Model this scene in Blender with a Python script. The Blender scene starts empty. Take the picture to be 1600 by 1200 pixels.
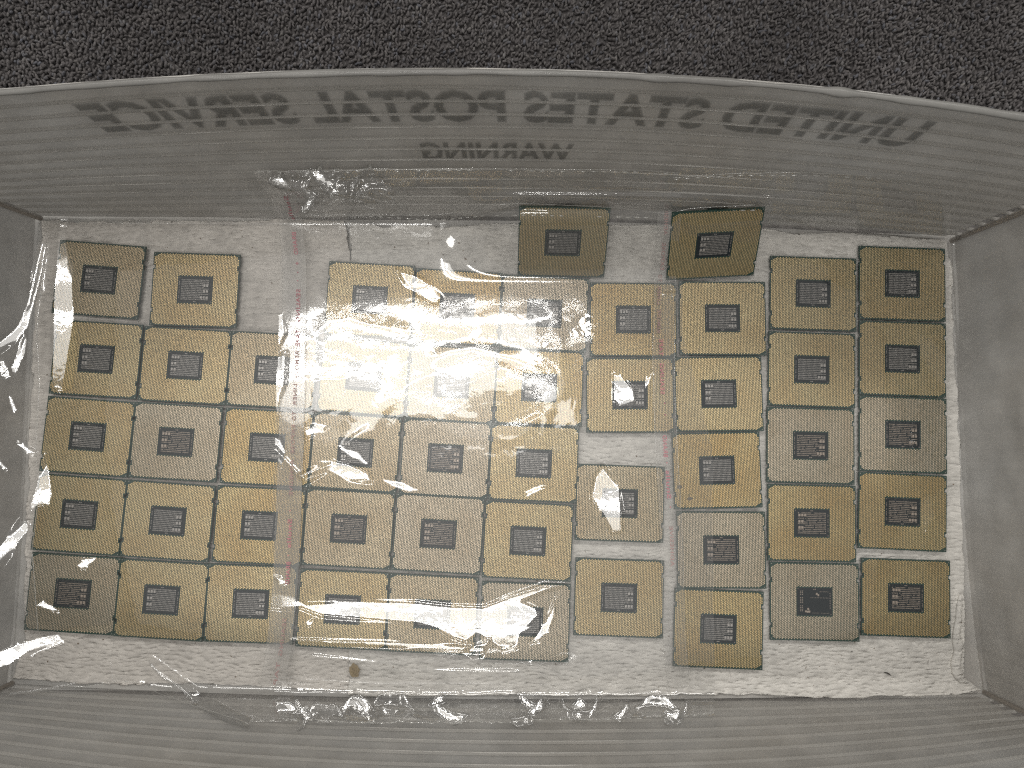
import bpy, bmesh, math, random
import numpy as np
from mathutils import Matrix, Vector, noise as mn

# ---------------------------------------------------------------- camera
S = 0.001                      # everything below is written in millimetres
sc = bpy.context.scene
WORLD, PANEL, TUBE, FAR_FILL, WLOW, EXPO = 0.26, 3.4, 30.0, 6.2, 0.05, 0.48   # ambient room light, panel and tube radiance
COL = sc.collection
F, TX, TY, CAMZ = 1200.0, -0.0766958578, -0.00213266053, 465.2
_cx, _sx, _cy, _sy = math.cos(TX), math.sin(TX), math.cos(TY), math.sin(TY)
_M = np.array([[1,0,0],[0,_cx,-_sx],[0,_sx,_cx]]) @ np.array([[_cy,0,_sy],[0,1,0],[-_sy,0,_cy]]) @ np.diag([1.,-1.,-1.])
cam_d = bpy.data.cameras.new('camera'); cam = bpy.data.objects.new('camera', cam_d); COL.objects.link(cam)
_R = (np.diag([1.,-1.,-1.]) @ _M).T
_mw = Matrix([list(_R[i]) + [0] for i in range(3)] + [[0,0,0,1]]); _mw.translation = Vector((0,0,CAMZ*S))
cam.matrix_world = _mw
cam_d.sensor_width = 36; cam_d.lens = 36*F/1600; cam_d.clip_start = 0.02; cam_d.clip_end = 30
sc.camera = cam

def px(x, y, z=0.0):
    """photo measurement -> point on the plane at height z (mm)"""
    d = _M.T @ np.array([x-800., y-600., F]); t = (z-CAMZ)/d[2]
    return np.array([d[0]*t, d[1]*t, z])

# ---------------------------------------------------------------- light
sc.view_settings.view_transform = 'Standard'; sc.view_settings.look = 'None'
sc.view_settings.exposure = EXPO; sc.view_settings.gamma = 1.0
sc.cycles.max_bounces = 10; sc.cycles.transparent_max_bounces = 24
sc.cycles.caustics_reflective = False; sc.cycles.caustics_refractive = False
sc.cycles.sample_clamp_indirect = 3.0; sc.cycles.use_denoising = False; sc.cycles.use_adaptive_sampling = False; sc.cycles.filter_width = 1.3
W = bpy.data.worlds.new('World'); sc.world = W; W.use_nodes = True
bg = W.node_tree.nodes['Background']; bg.inputs[0].default_value = (1.0, 0.975, 0.935, 1); 
# the room: pale ceiling overhead, darker walls and furniture lower down
_n = W.node_tree.nodes; _tc = _n.new('ShaderNodeTexCoord'); _sp = _n.new('ShaderNodeSeparateXYZ'); _mr = _n.new('ShaderNodeMapRange'); _mr.interpolation_type = 'SMOOTHSTEP'
W.node_tree.links.new(_tc.outputs['Generated'], _sp.inputs[0]); W.node_tree.links.new(_sp.outputs[2], _mr.inputs[0])
for _i, _v in ((1, .12), (2, .8), (3, WLOW), (4, WORLD)): _mr.inputs[_i].default_value = _v
W.node_tree.links.new(_mr.outputs[0], bg.inputs[1])

LZ = 2400.0
def ceil_pt(x, y):
    """where a ray from the camera mirrored by a level sheet meets the ceiling"""
    p = px(x, y, 7); k = (LZ-7)/(CAMZ-7)
    return p[:2]*(1+k)
def lamp(name, x0, x1, y0, y1, radiance, z=LZ, colr=(1.0, 0.975, 0.925)):
    a, b = ceil_pt(x0, y0), ceil_pt(x1, y1)
    w, h = abs(b[0]-a[0])*S, abs(b[1]-a[1])*S
    d = bpy.data.lights.new(name, 'AREA'); d.shape = 'RECTANGLE'; d.size = w; d.size_y = h
    d.energy = radiance*math.pi*w*h; d.color = colr
    o = bpy.data.objects.new(name, d); COL.objects.link(o)
    o.location = ((a[0]+b[0])/2*S, (a[1]+b[1])/2*S, z*S)
    return np.array([(a[0]+b[0])/2, (a[1]+b[1])/2, z])
# two ceiling fixtures, each a diffuser panel with two bright tubes
L1 = lamp('ceiling_panel_lamp', 462, 880, 500, 655, PANEL, LZ+12)
lamp('ceiling_tube_lamp', 462, 905, 515, 528, TUBE)
lamp('ceiling_tube_lamp', 470, 855, 577, 590, TUBE)
L2 = lamp('ceiling_panel_lamp', 405, 890, 1080, 1168, PANEL*1.5, LZ+12)
lamp('ceiling_tube_lamp', 415, 885, 1098, 1110, TUBE*.5)
lamp('ceiling_tube_lamp', 415, 885, 1138, 1150, TUBE*.5)
# unseen fill lamps added to brighten the processors, beyond what the level film mirrors
for x_, y_ in ((-1150, 1700), (150, 1700), (1400, 1700), (2600, 100), (-2600, 100)):
    d_ = bpy.data.lights.new('added_fill_lamp', 'AREA'); d_.shape = 'RECTANGLE'; d_.size = 1.15; d_.size_y = .5; d_.energy = FAR_FILL*math.pi*.575; d_.color = (1.0, 0.975, 0.925)
    o_ = bpy.data.objects.new('added_fill_lamp', d_); COL.objects.link(o_); o_.location = (x_*S, y_*S, LZ*S)

# ---------------------------------------------------------------- helpers
def tag(o, label=None, cat=None, group=None, kind=None):
    if label: o['label'] = label
    if cat: o['category'] = cat
    if group: o['group'] = group
    if kind: o['kind'] = kind
    return o
def link(name, me, mat=None, parent=None):
    o = bpy.data.objects.new(name, me); COL.objects.link(o)
    if mat and not me.materials: me.materials.append(mat)
    if parent: o.parent = parent
    return o
def empty(name, loc=(0,0,0)):
    o = bpy.data.objects.new(name, None); COL.objects.link(o); o.empty_display_size = .01
    o.location = tuple(c*S for c in loc); return o
def mesh(name, V, Fc, smooth=False):
    me = bpy.data.meshes.new(name)
    me.from_pydata((np.asarray(V, float)*S).tolist(), [], [list(map(int, f)) for f in Fc]); me.update()
    if smooth: me.polygons.foreach_set('use_smooth', [True]*len(me.polygons))
    return me
def grid_faces(n, m, keep=None):
    i, j = np.meshgrid(np.arange(n-1), np.arange(m-1), indexing='ij')
    a = (i*m+j).ravel(); f = np.stack([a, a+m, a+m+1, a+1], 1)
    return f if keep is None else f[keep[:-1,:-1].ravel()]
def grid_mesh(name, P, keep=None, smooth=True):
    n, m, _ = P.shape; f = grid_faces(n, m, keep); V = P.reshape(-1, 3)
    used = np.unique(f); idx = np.full(len(V), -1); idx[used] = np.arange(len(used))
    return mesh(name, V[used], idx[f], smooth)
class MB:
    def __init__(s): s.V = []; s.F = []
    def add(s, V, Fc):
        b = len(s.V); s.V += [tuple(v) for v in V]; s.F += [tuple(b+i for i in f) for f in Fc]
    def box(s, x0, x1, y0, y1, z0, z1, bottom=False):
        V = [(x,y,z) for z in (z0,z1) for x,y in ((x0,y0),(x1,y0),(x1,y1),(x0,y1))]
        Fc = [(4,5,6,7),(0,1,5,4),(1,2,6,5),(2,3,7,6),(3,0,4,7)]
        if bottom: Fc.append((3,2,1,0))
        s.add(V, Fc)
    def prism(s, pts, z0, z1):
        n = len(pts)
        s.add([(x,y,z0) for x,y in pts]+[(x,y,z1) for x,y in pts],
              [tuple(range(n,2*n)), tuple(range(n-1,-1,-1))]+[(i,(i+1)%n,n+(i+1)%n,n+i) for i in range(n)])
    def tube(s, pts, r, k=6, flat=1.0):
        pts = np.asarray(pts, float); n = len(pts); t = np.gradient(pts, axis=0)
        t /= np.linalg.norm(t, axis=1)[:,None]+1e-9
        up = np.array([0,0,1.]); V = []
        for i in range(n):
            a = np.cross(t[i], up); a /= np.linalg.norm(a)+1e-9; b = np.cross(a, t[i])
            rr = r[i] if hasattr(r, '__len__') else r
            for j in range(k):
                th = 2*math.pi*j/k; V.append(pts[i]+rr*(math.cos(th)*a+flat*math.sin(th)*b))
        Fc = [(i*k+j, i*k+(j+1)%k, (i+1)*k+(j+1)%k, (i+1)*k+j) for i in range(n-1) for j in range(k)]
        s.add(V, Fc)
    def build(s, name, mat, parent=None, smooth=False):
        return link(name, mesh(name, s.V, s.F, smooth), mat, parent)

def _lat(seed): return np.random.RandomState(seed).randn(64, 64)
def vnoise(x, y, seed=0):
    """smooth value noise, about -1..1"""
    L = _lat(seed); xi = np.floor(x).astype(int); yi = np.floor(y).astype(int); fx = x-xi; fy = y-yi
    fx = fx**3*(fx*(fx*6-15)+10); fy = fy**3*(fy*(fy*6-15)+10)
    g = lambda a, b: L[a % 64, b % 64]
    return .6*((g(xi,yi)*(1-fx)+g(xi+1,yi)*fx)*(1-fy)+(g(xi,yi+1)*(1-fx)+g(xi+1,yi+1)*fx)*fy)
def sstep(a, b, x): t = np.clip((x-a)/(b-a), 0, 1); return t*t*(3-2*t)
def sdpoly(X, Y, poly):
    """signed distance to a polygon, negative inside"""
    poly = np.asarray(poly, float); d = np.full(X.shape, 1e9); inside = np.zeros(X.shape, bool); n = len(poly)
    for i in range(n):
        ax, ay = poly[i]; bx, by = poly[(i+1)%n]; ex, ey = bx-ax, by-ay
        t = np.clip(((X-ax)*ex+(Y-ay)*ey)/(ex*ex+ey*ey+1e-12), 0, 1)
        d = np.minimum(d, (X-ax-t*ex)**2+(Y-ay-t*ey)**2)
        c = ((ay > Y) != (by > Y)); 
        with np.errstate(divide='ignore', invalid='ignore'):
            xc = ax+(Y-ay)*ex/(ey if abs(ey) > 1e-12 else 1e-12)
        inside ^= (c & (X < xc))
    d = np.sqrt(d); return np.where(inside, -d, d)
def dline(X, Y, pts):
    """distance to a polyline and the position 0..1 along it"""
    pts = np.asarray(pts, float); d = np.full(X.shape, 1e9); tt = np.zeros(X.shape)
    L = np.r_[0, np.cumsum(np.linalg.norm(np.diff(pts, axis=0), axis=1))]
    for i in range(len(pts)-1):
        ax, ay = pts[i]; ex, ey = pts[i+1]-pts[i]; t = np.clip(((X-ax)*ex+(Y-ay)*ey)/(ex*ex+ey*ey), 0, 1)
        q = np.hypot(X-ax-t*ex, Y-ay-t*ey); m = q < d; d = np.where(m, q, d)
        tt = np.where(m, (L[i]+t*(L[i+1]-L[i]))/L[-1], tt)
    return d, tt

# ---------------------------------------------------------------- materials
class NT:
    def __init__(s, name):
        s.m = bpy.data.materials.new(name); s.m.use_nodes = True; s.t = s.m.node_tree
        s.b = s.t.nodes['Principled BSDF']; s.out = s.t.nodes['Material Output']
    def n(s, typ, **kw):
        o = s.t.nodes.new('ShaderNode'+typ)
        for k, v in kw.items():
            if hasattr(o, k): setattr(o, k, v)
            else: o.inputs[k.replace('_', ' ')].default_value = v
        return o
    def l(s, a, b): s.t.links.new(a, b)
    def obj(s): return s.n('TexCoord').outputs['Object']
    def noise(s, scale, detail=3, rough=.5, vec=None, dist=0):
        o = s.n('TexNoise', Scale=scale, Detail=detail, Roughness=rough, Distortion=dist)
        s.l(vec or s.obj(), o.inputs['Vector']); return o
    def ramp(s, src, stops):
        r = s.n('ValToRGB'); e = r.color_ramp.elements
        while len(e) > 1: e.remove(e[-1])
        e[0].position = stops[0][0]; e[0].color = (*stops[0][1], 1)
        for p, c in stops[1:]: k = e.new(p); k.color = (*c, 1)
        s.l(src, r.inputs[0]); return r
    def bump(s, src, strength, dist, prev=None):
        b = s.n('Bump', Strength=strength, Distance=dist); s.l(src, b.inputs['Height'])
        if prev: s.l(prev.outputs[0], b.inputs['Normal'])
        s.l(b.outputs[0], s.b.inputs['Normal']); return b
    def mix(s, a, b, f, typ='MIX'):
        m = s.n('Mix', data_type='RGBA', blend_type=typ)
        for v, i in ((a, 6), (b, 7)):
            if isinstance(v, tuple): m.inputs[i].default_value = (*v, 1)
            else: s.l(v, m.inputs[i])
        if isinstance(f, (int, float)): m.inputs[0].default_value = f
        else: s.l(f, m.inputs[0])
        return m.outputs[2]
def g3(v): return (v, v, v)
def plain(name, c, rough=.5, metal=0., spec=.5):
    k = NT(name); k.b.inputs['Base Color'].default_value = (*c, 1); k.b.inputs['Roughness'].default_value = rough
    k.b.inputs['Metallic'].default_value = metal; k.b.inputs['Specular IOR Level'].default_value = spec; return k.m

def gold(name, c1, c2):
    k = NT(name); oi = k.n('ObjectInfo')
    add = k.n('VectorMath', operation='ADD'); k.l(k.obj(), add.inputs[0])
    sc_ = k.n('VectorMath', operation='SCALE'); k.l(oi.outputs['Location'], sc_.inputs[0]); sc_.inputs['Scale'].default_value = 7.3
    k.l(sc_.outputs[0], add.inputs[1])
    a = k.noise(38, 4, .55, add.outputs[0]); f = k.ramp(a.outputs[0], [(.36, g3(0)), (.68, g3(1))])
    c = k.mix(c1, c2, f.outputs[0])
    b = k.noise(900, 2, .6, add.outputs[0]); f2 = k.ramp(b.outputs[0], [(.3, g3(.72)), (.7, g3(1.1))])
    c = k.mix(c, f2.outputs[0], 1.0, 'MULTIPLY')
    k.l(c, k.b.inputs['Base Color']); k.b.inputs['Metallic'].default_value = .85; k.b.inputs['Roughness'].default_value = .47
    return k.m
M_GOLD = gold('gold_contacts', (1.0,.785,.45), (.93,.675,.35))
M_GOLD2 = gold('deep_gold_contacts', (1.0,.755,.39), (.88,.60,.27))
M_PALE_SHEEN = gold('pale_sheen_gold_contacts', (.93,.775,.59), (.82,.65,.46))  # greyish sheen from the reflection angle, put into the pad colour
M_MID_SHEEN = gold('muted_sheen_gold_contacts', (.95,.77,.53), (.82,.62,.39))  # weaker version of that angle sheen, also in the base colour
def mk_pcb():
    k = NT('green_circuit_board'); a = k.noise(700, 3); c = k.ramp(a.outputs[0], [(.3, (.012,.036,.028)), (.7, (.022,.055,.043))])
    k.l(c.outputs[0], k.b.inputs['Base Color']); k.b.inputs['Roughness'].default_value = .42; return k.m
M_PCB = mk_pcb()
M_WELL = plain('dark_solder_mask', (.012,.018,.022), .35)
M_CAP = plain('ceramic_capacitor', (.42,.40,.38), .35, .4)
M_CAPB = plain('brown_capacitor', (.40,.34,.29), .4, .4)
M_STEEL = plain('nickel_plate', (.55,.54,.5), .35, .9)

def mk_paper(name, tint):
    k = NT(name); v = k.obj()
    w = k.noise(45, 3, .5, v); wv = k.n('VectorMath', operation='MULTIPLY_ADD')
    k.l(w.outputs['Color'], wv.inputs[0]); wv.inputs[1].default_value = (.006,.006,0); k.l(v, wv.inputs[2])
    mp = k.n('Mapping'); mp.inputs['Scale'].default_value = (240, 640, 1); k.l(wv.outputs[0], mp.inputs[0])
    q = k.n('TexVoronoi', Scale=1.0, feature='SMOOTH_F1'); k.l(mp.outputs[0], q.inputs['Vector'])
    f = k.noise(1500, 4, .7, v); g = k.noise(60, 5, .6, v)
    b1 = k.bump(q.outputs['Distance'], 1.0, .0016); b2 = k.bump(f.outputs[0], .6, .0006, b1); k.bump(g.outputs[0], .5, .002, b2)
    c = k.ramp(g.outputs[0], [(.3, tuple(t*.80 for t in tint)), (.7, tint)])
    q2 = k.ramp(q.outputs['Distance'], [(.1, g3(1.06)), (.8, g3(.78))])
    c = k.mix(c.outputs[0], q2.outputs[0], 1.0, 'MULTIPLY')
    sp = k.noise(420, 1, .4, v); spf = k.ramp(sp.outputs[0], [(.0, g3(1)), (.20, g3(1)), (.23, g3(0))])
    c = k.mix(c, (.16,.11,.07), spf.outputs[0])
    k.l(c, k.b.inputs['Base Color']); k.b.inputs['Roughness'].default_value = .95; k.b.inputs['Specular IOR Level'].default_value = .1
    return k.m
M_PAPER = mk_paper('white_paper_towel', (.85,.82,.77)); M_PAPER2 = mk_paper('cream_paper_towel', (.83,.785,.73))

def mk_tub(name, base, dirt, alpha, rough=.42):
    k = NT(name); v = k.obj()
    a = k.noise(9, 5, .6, v); b = k.noise(55, 5, .65, v); s_ = k.noise(330, 3, .6, v)
    c = k.mix(base, dirt, k.ramp(a.outputs[0], [(.38, g3(0)), (.72, g3(1))]).outputs[0])
    c = k.mix(c, k.ramp(b.outputs[0], [(.3, g3(.84)), (.7, g3(1.1))]).outputs[0], 1.0, 'MULTIPLY')
    sp = k.ramp(s_.outputs[0], [(.0, g3(1)), (.22, g3(1)), (.25, g3(0))])
    c = k.mix(c, (.05,.04,.03), sp.outputs[0])
    k.l(c, k.b.inputs['Base Color']); r = k.ramp(b.outputs[0], [(.3, g3(rough-.08)), (.7, g3(rough+.12))]); k.l(r.outputs[0], k.b.inputs['Roughness'])
    k.bump(b.outputs[0], .25, .0008); k.b.inputs['Specular IOR Level'].default_value = .4
    tl = k.n('BsdfTranslucent'); k.l(c, tl.inputs[0]); mt = k.n('MixShader'); mt.inputs[0].default_value = .35
    k.l(k.b.outputs[0], mt.inputs[1]); k.l(tl.outputs[0], mt.inputs[2]); k.l(mt.outputs[0], k.out.inputs[0])
    if alpha < 1:
        t = k.n('BsdfTransparent'); m = k.n('MixShader'); m.inputs[0].default_value = alpha
        k.l(t.outputs[0], m.inputs[1]); k.l(mt.outputs[0], m.inputs[2]); k.l(m.outputs[0], k.out.inputs[0])
    return k.m
M_TUB = mk_tub('frosted_corrugated_plastic', (.69,.68,.66), (.62,.59,.54), .42, .6)
M_TUBO = mk_tub('corrugated_plastic_outer_skin', (.68,.67,.65), (.62,.59,.55), 1, .6)
M_WEB = plain('corrugation_web', (.46,.445,.42), .8)
M_RIM = mk_tub('clear_folded_rim', (.34,.335,.32), (.26,.25,.24), 1, .25)
M_INK = NT('faded_grey_ink')
_t = M_INK.n('BsdfTransparent'); _x = M_INK.n('MixShader'); _x.inputs[0].default_value = .30
M_INK.b.inputs['Base Color'].default_value = (.03,.035,.035,1); M_INK.b.inputs['Roughness'].default_value = .7
M_INK.l(_t.outputs[0], _x.inputs[1]); M_INK.l(M_INK.b.outputs[0], _x.inputs[2]); M_INK.l(_x.outputs[0], M_INK.out.inputs[0]); M_INK = M_INK.m

def mk_film(name, veil, veilc, rough, R0=.05, ripple=.0, soft=.3):
    """thin clear film: see-through, with the mirror share of a sheet's two faces"""
    k = NT(name); lw = k.n('LayerWeight', Blend=.5)
    p = k.n('Math', operation='POWER'); k.l(lw.outputs['Facing'], p.inputs[0]); p.inputs[1].default_value = 5
    f = k.n('Math', operation='MULTIPLY_ADD'); k.l(p.outputs[0], f.inputs[0]); f.inputs[1].default_value = .7; f.inputs[2].default_value = R0
    gs = k.n('BsdfGlossy', Roughness=rough); gr = k.n('BsdfGlossy', Roughness=.24); gm = k.n('MixShader'); gm.inputs[0].default_value = soft
    k.l(gs.outputs[0], gm.inputs[1]); k.l(gr.outputs[0], gm.inputs[2]); tr = k.n('BsdfTransparent'); df = k.n('BsdfDiffuse'); df.inputs[0].default_value = (*veilc, 1)
    tl = k.n('BsdfTranslucent'); tl.inputs[0].default_value = (*veilc, 1); dd = k.n('MixShader'); dd.inputs[0].default_value = .4
    k.l(df.outputs[0], dd.inputs[1]); k.l(tl.outputs[0], dd.inputs[2])
    v1 = k.n('MixShader'); v1.inputs[0].default_value = veil; k.l(tr.outputs[0], v1.inputs[1]); k.l(dd.outputs[0], v1.inputs[2])
    v2 = k.n('MixShader'); k.l(f.outputs[0], v2.inputs[0]); k.l(v1.outputs[0], v2.inputs[1]); k.l(gm.outputs[0], v2.inputs[2])
    if ripple:
        a = k.noise(120, 2, .4, dist=1.0); bb = k.n('Bump', Strength=1.0, Distance=ripple)
        k.l(a.outputs[0], bb.inputs['Height']); k.l(bb.outputs[0], gs.inputs['Normal'])
    k.l(v2.outputs[0], k.out.inputs[0]); return k.m
M_FILM = mk_film('clear_plastic_film', .02, (.8,.8,.78), .035, .12, .00004, .12)
M_FILM2 = mk_film('clear_plastic_back_film', .03, (.8,.8,.78), .05, .035, .00004, .25)
M_STRIP = mk_film('milky_adhesive_strip',   .20, (.76,.74,.71), .12, .07, .00003)
M_FILM3 = mk_film('faint_plastic_film', .012, (.8,.8,.78), .03, .07, .00004, .12)
M_STRIP2 = mk_film('faint_adhesive_strip', .10, (.76,.74,.71), .12, .06, .00003)
M_FOLD = mk_film('rolled_clear_film', .06, (.8,.8,.78), .05, .16, .0, .2)
M_SEAL = mk_film('heat_sealed_film', .35, (.75,.74,.70), .10, .10)
M_EDGE = mk_film('film_cut_edge', .28, (.85,.84,.80), .08, .12)
M_RED = plain('dark_pink_ink', (.46,.19,.22), .6)
M_GREYP = plain('faded_pink_ink', (.36,.24,.23), .6)

# ---------------------------------------------------------------- carpet
k = NT('dark_loop_carpet'); v = k.obj()
vo = k.n('TexVoronoi', Scale=260, feature='F1'); k.l(v, vo.inputs['Vector']); a = k.noise(30, 4, .6, v)
c = k.ramp(vo.outputs['Distance'], [(.1, (.13,.12,.12)), (.7, (.06,.055,.055))])
c = k.mix(c.outputs[0], k.ramp(a.outputs[0], [(.3, g3(.7)), (.7, g3(1.2))]).outputs[0], 1.0, 'MULTIPLY')
k.l(c, k.b.inputs['Base Color']); k.b.inputs['Roughness'].default_value = .95; k.bump(vo.outputs['Distance'], -1, .003)
M_CARPET = k.m
CZ = -12.0
m = MB(); m.add([(-2500,-2500,CZ-3),(2500,-2500,CZ-3),(2500,2500,CZ-3),(-2500,2500,CZ-3)], [(0,1,2,3)])
tag(m.build('carpet', M_CARPET), kind='structure')
k = NT('carpet_yarn'); v = k.obj(); geo = k.n('NewGeometry')
c = k.ramp(geo.outputs['Random Per Island'], [(0, (.115,.107,.108)), (.5, (.148,.138,.139)), (.8, (.172,.16,.157)), (.93, (.143,.145,.165)), (1, (.22,.208,.20))])
mp = k.n('Mapping'); mp.inputs['Scale'].default_value = (1, .35, 1); k.l(v, mp.inputs[0])
st = k.noise(2600, 3, .7, mp.outputs[0]); c2 = k.mix(c.outputs[0], k.ramp(st.outputs[0], [(.35, g3(.65)), (.65, g3(1.2))]).outputs[0], 1.0, 'MULTIPLY')
big = k.noise(14, 3, .6, v); c2 = k.mix(c2, k.ramp(big.outputs[0], [(.3, g3(.75)), (.7, g3(1.15))]).outputs[0], 1.0, 'MULTIPLY')
k.l(c2, k.b.inputs['Base Color']); k.b.inputs['Roughness'].default_value = .9; k.b.inputs['Specular IOR Level'].default_value = .2; k.bump(st.outputs[0], 1, .0008)
M_YARN = k.m
def tufts():
    rs = np.random.RandomState(4)
    bm = bmesh.new(); bmesh.ops.create_icosphere(bm, subdivisions=1, radius=1)
    bm.verts.ensure_lookup_table(); U = np.array([v.co[:] for v in bm.verts]); Fi = np.array([[v.index for v in f.verts] for f in bm.faces]); bm.free()
    xs = np.arange(-425, 425, 2.4); ys = np.arange(145, 345, 2.25)
    X, Y = np.meshgrid(xs, ys, indexing='ij'); X = X.ravel()+rs.normal(0,.55,X.size)+1.0*np.sin(Y.ravel()/23.); Y = Y.ravel()+rs.normal(0,.7,Y.size)
    n = len(X); th = rs.normal(.5, .75, n); L = rs.uniform(1.2, 2.3, n); w = rs.uniform(.6, 1.05, n); h = rs.uniform(1.2, 2.4, n)
    ct, st_ = np.cos(th), np.sin(th)
    u = U[None]*np.stack([w, L, h], 1)[:,None]
    u += rs.normal(0, .12, u.shape)
    P = np.stack([X[:,None]+u[...,0]*ct[:,None]+u[...,1]*st_[:,None], Y[:,None]-u[...,0]*st_[:,None]+u[...,1]*ct[:,None], CZ-.8+u[...,2]+rs.normal(0,.6,n)[:,None]+.25*u[...,1]], -1)
    Fc = (Fi[None]+(np.arange(n)*len(U))[:,None,None]).reshape(-1, 3)
    return mesh('carpet_loops', P.reshape(-1,3), Fc, True)
tag(link('carpet_loops', tufts(), M_YARN), kind='stuff')

# ---------------------------------------------------------------- the tub
RZ = 150.0
def curve(pts, z):
    P = np.array([px(x, y, z) for x, y in pts]); t = np.r_[0, np.cumsum(np.linalg.norm(np.diff(P, axis=0), axis=1))]; t /= t[-1]
    d = min(3, len(P)-1); cx, cy = np.polyfit(t, P[:,0], d), np.polyfit(t, P[:,1], d)
    def f(u):
        # the ends are kept exact so that neighbouring walls meet
        ex = (P[0,0]-np.polyval(cx,0))*(1-u)+(P[-1,0]-np.polyval(cx,1))*u
        ey = (P[0,1]-np.polyval(cy,0))*(1-u)+(P[-1,1]-np.polyval(cy,1))*u
        return np.stack([np.polyval(cx,u)+ex, np.polyval(cy,u)+ey, np.full_like(u, z)], -1)
    return f
bT = curve([(62,341),(400,342),(800,346),(1200,354),(1486,376)], 0)
bB = curve([(18,1068),(400,1086),(800,1092),(1200,1091),(1537,1082)], 0)
bL = curve([(62,341),(48,560),(36,800),(18,1068)], 0)
bR = curve([(1486,376),(1494,540),(1501,700),(1537,1082)], 0)
rT = curve([(-350,187),(0,148),(150,136),(400,122),(650,117),(1000,124),(1300,146),(1600,186),(1840,234)], RZ)
rB = curve([(-330,1240),(100,1345),(800,1388),(1500,1355),(1880,1248)], RZ)
rL = curve([(-350,185),(-405,500),(-410,850),(-330,1240)], RZ)
rR = curve([(1840,232),(1900,500),(1920,850),(1880,1248)], RZ)
tub = empty('postal_tub'); tag(tub, 'frosted corrugated plastic postal tub standing on the dark carpet', 'tub')
def wall(base, rim, inward, nflutes, along, name, seed, hole=None, sub=8):
    """a corrugated plastic wall: clear inner skin, webs, outer skin. along='u': flutes run along the wall"""
    nu, nv = (170, nflutes*sub+1) if along == 'u' else (nflutes*sub+1, 60)
    u, v = np.linspace(0,1,nu), np.linspace(0,1,nv); B, R = base(u), rim(u)
    def pos(U, V, off):
        b, r = base(U), rim(U); P = b+(r-b)*V[...,None]
        P[...,:2] += (inward*off)[...,None]*nrm[None,:2] if np.ndim(off) else inward*off*nrm[:2]
        return P
    d = (B[-1]-B[0]); nrm = np.array([-d[1], d[0], 0])/np.hypot(d[0], d[1])
    U, V = np.meshgrid(u, v, indexing='ij')
    ph = (V if along == 'u' else U)*nflutes; fr = ph-np.floor(ph)
    disp = (.3 if along == 'u' else .42)*np.sin(np.pi*fr)**.8 - .1
    wv = .8*vnoise(U*7, V*3, seed)+.35*vnoise(U*22, V*nflutes*.5, seed+1)+.10*vnoise(U*60, V*nflutes, seed+2)
    disp = disp+wv*np.sin(np.pi*np.clip(V,0,1))**.5*np.clip(np.minimum(U,1-U)*30,0,1)
    P = pos(U, V, disp); keep = None; Q = pos(U, V, -2.3+wv*.9)
    if hole is not None:
        Pm = P; keep = hole(P)
    w = grid_mesh(name, P, keep); o = link(name, w, M_TUB, tub)
    link('outer_skin', grid_mesh('outer_skin', Q[::2,::2] if sub % 2 == 0 else Q, hole(Q[::2,::2]) if hole is not None else None), M_TUBO, o)
    if along == 'u':
        mb = MB(); uu = np.linspace(0,1,60)
        for i in range(1, nflutes):
            vv = np.full_like(uu, i/nflutes); a = pos(uu, vv, -.25+0*uu); b = pos(uu, vv, -1.9+0*uu)
            t = np.array([0,0,.3]); n = len(uu)
            mb.add(np.r_[a-t, a+t, b+t, b-t], [(k_*n+j, k_*n+j+1, ((k_+1)%4)*n+j+1, ((k_+1)%4)*n+j) for k_ in range(4) for j in range(n-1)])
        x = mb.build('corrugation_webs', M_WEB, o); 
    return o, pos
NF = 14
wt, posT = wall(bT, rT, -1, NF, 'u', 'long_wall', 11)
wb, posB = wall(bB, rB, 1, NF, 'u', 'long_wall', 21)
wl, posL = wall(bL, rL, 1, 46, 'v', 'end_wall', 31, sub=6)
def slot(P):
    y, z = P[...,1], P[...,2]; return ~(np.maximum(np.abs(y-6)-18, 0)**2+np.maximum(np.abs(z-84)-6, 0)**2 < 12**2)
wr, posR = wall(bR, rR, -1, 46, 'v', 'end_wall', 41, hole=slot, sub=6)
# base sheet with lengthwise flutes
uu = np.linspace(0,1,60); vv = np.linspace(0,1,160); U, V = np.meshgrid(uu, vv, indexing='ij')
P = bT(uu)[:,None]*(1-V[...,None])+bB(uu)[:,None]*V[...,None]; P[...,2] = -.2+.35*np.abs(np.sin(V*math.pi*26))
link('base_sheet', grid_mesh('base_sheet', P), M_TUBO, tub)
m = MB(); 
for f, s_ in ((bT,0),(bB,0)): pass
m.prism([tuple(bT(np.array([0.]))[0][:2]+[-4,4]), tuple(bB(np.array([0.]))[0][:2]+[-4,-4]), tuple(bB(np.array([1.]))[0][:2]+[4,-4]), tuple(bT(np.array([1.]))[0][:2]+[4,4])], CZ+1, -2)
m.build('base_underside', M_TUBO, tub)
# folded rim
rs = np.random.RandomState(7)
for f, off in ((rT, (0,1.)), (rB, (0,-1.)), (rL, (-1.,0)), (rR, (1.,0))):
    t = np.linspace(0,1,260); P = f(t); P[:,0] += off[0]; P[:,1] += off[1]; P[:,2] += .3+.25*vnoise(t*40, t*0, 5)
    mb = MB(); mb.tube(P, 1.6+.5*vnoise(t*62, t*0+3, 9), 10, .62)
    mb.build('folded_rim', M_RIM, tub, True)
    mb = MB(); P2 = P.copy(); P2[:,0] += off[0]*1.7; P2[:,1] += off[1]*1.7; P2[:,2] -= 1.2; mb.tube(P2, .7, 6)
    mb.build('rim_outer_fold', M_TUBO, tub, True)
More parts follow.
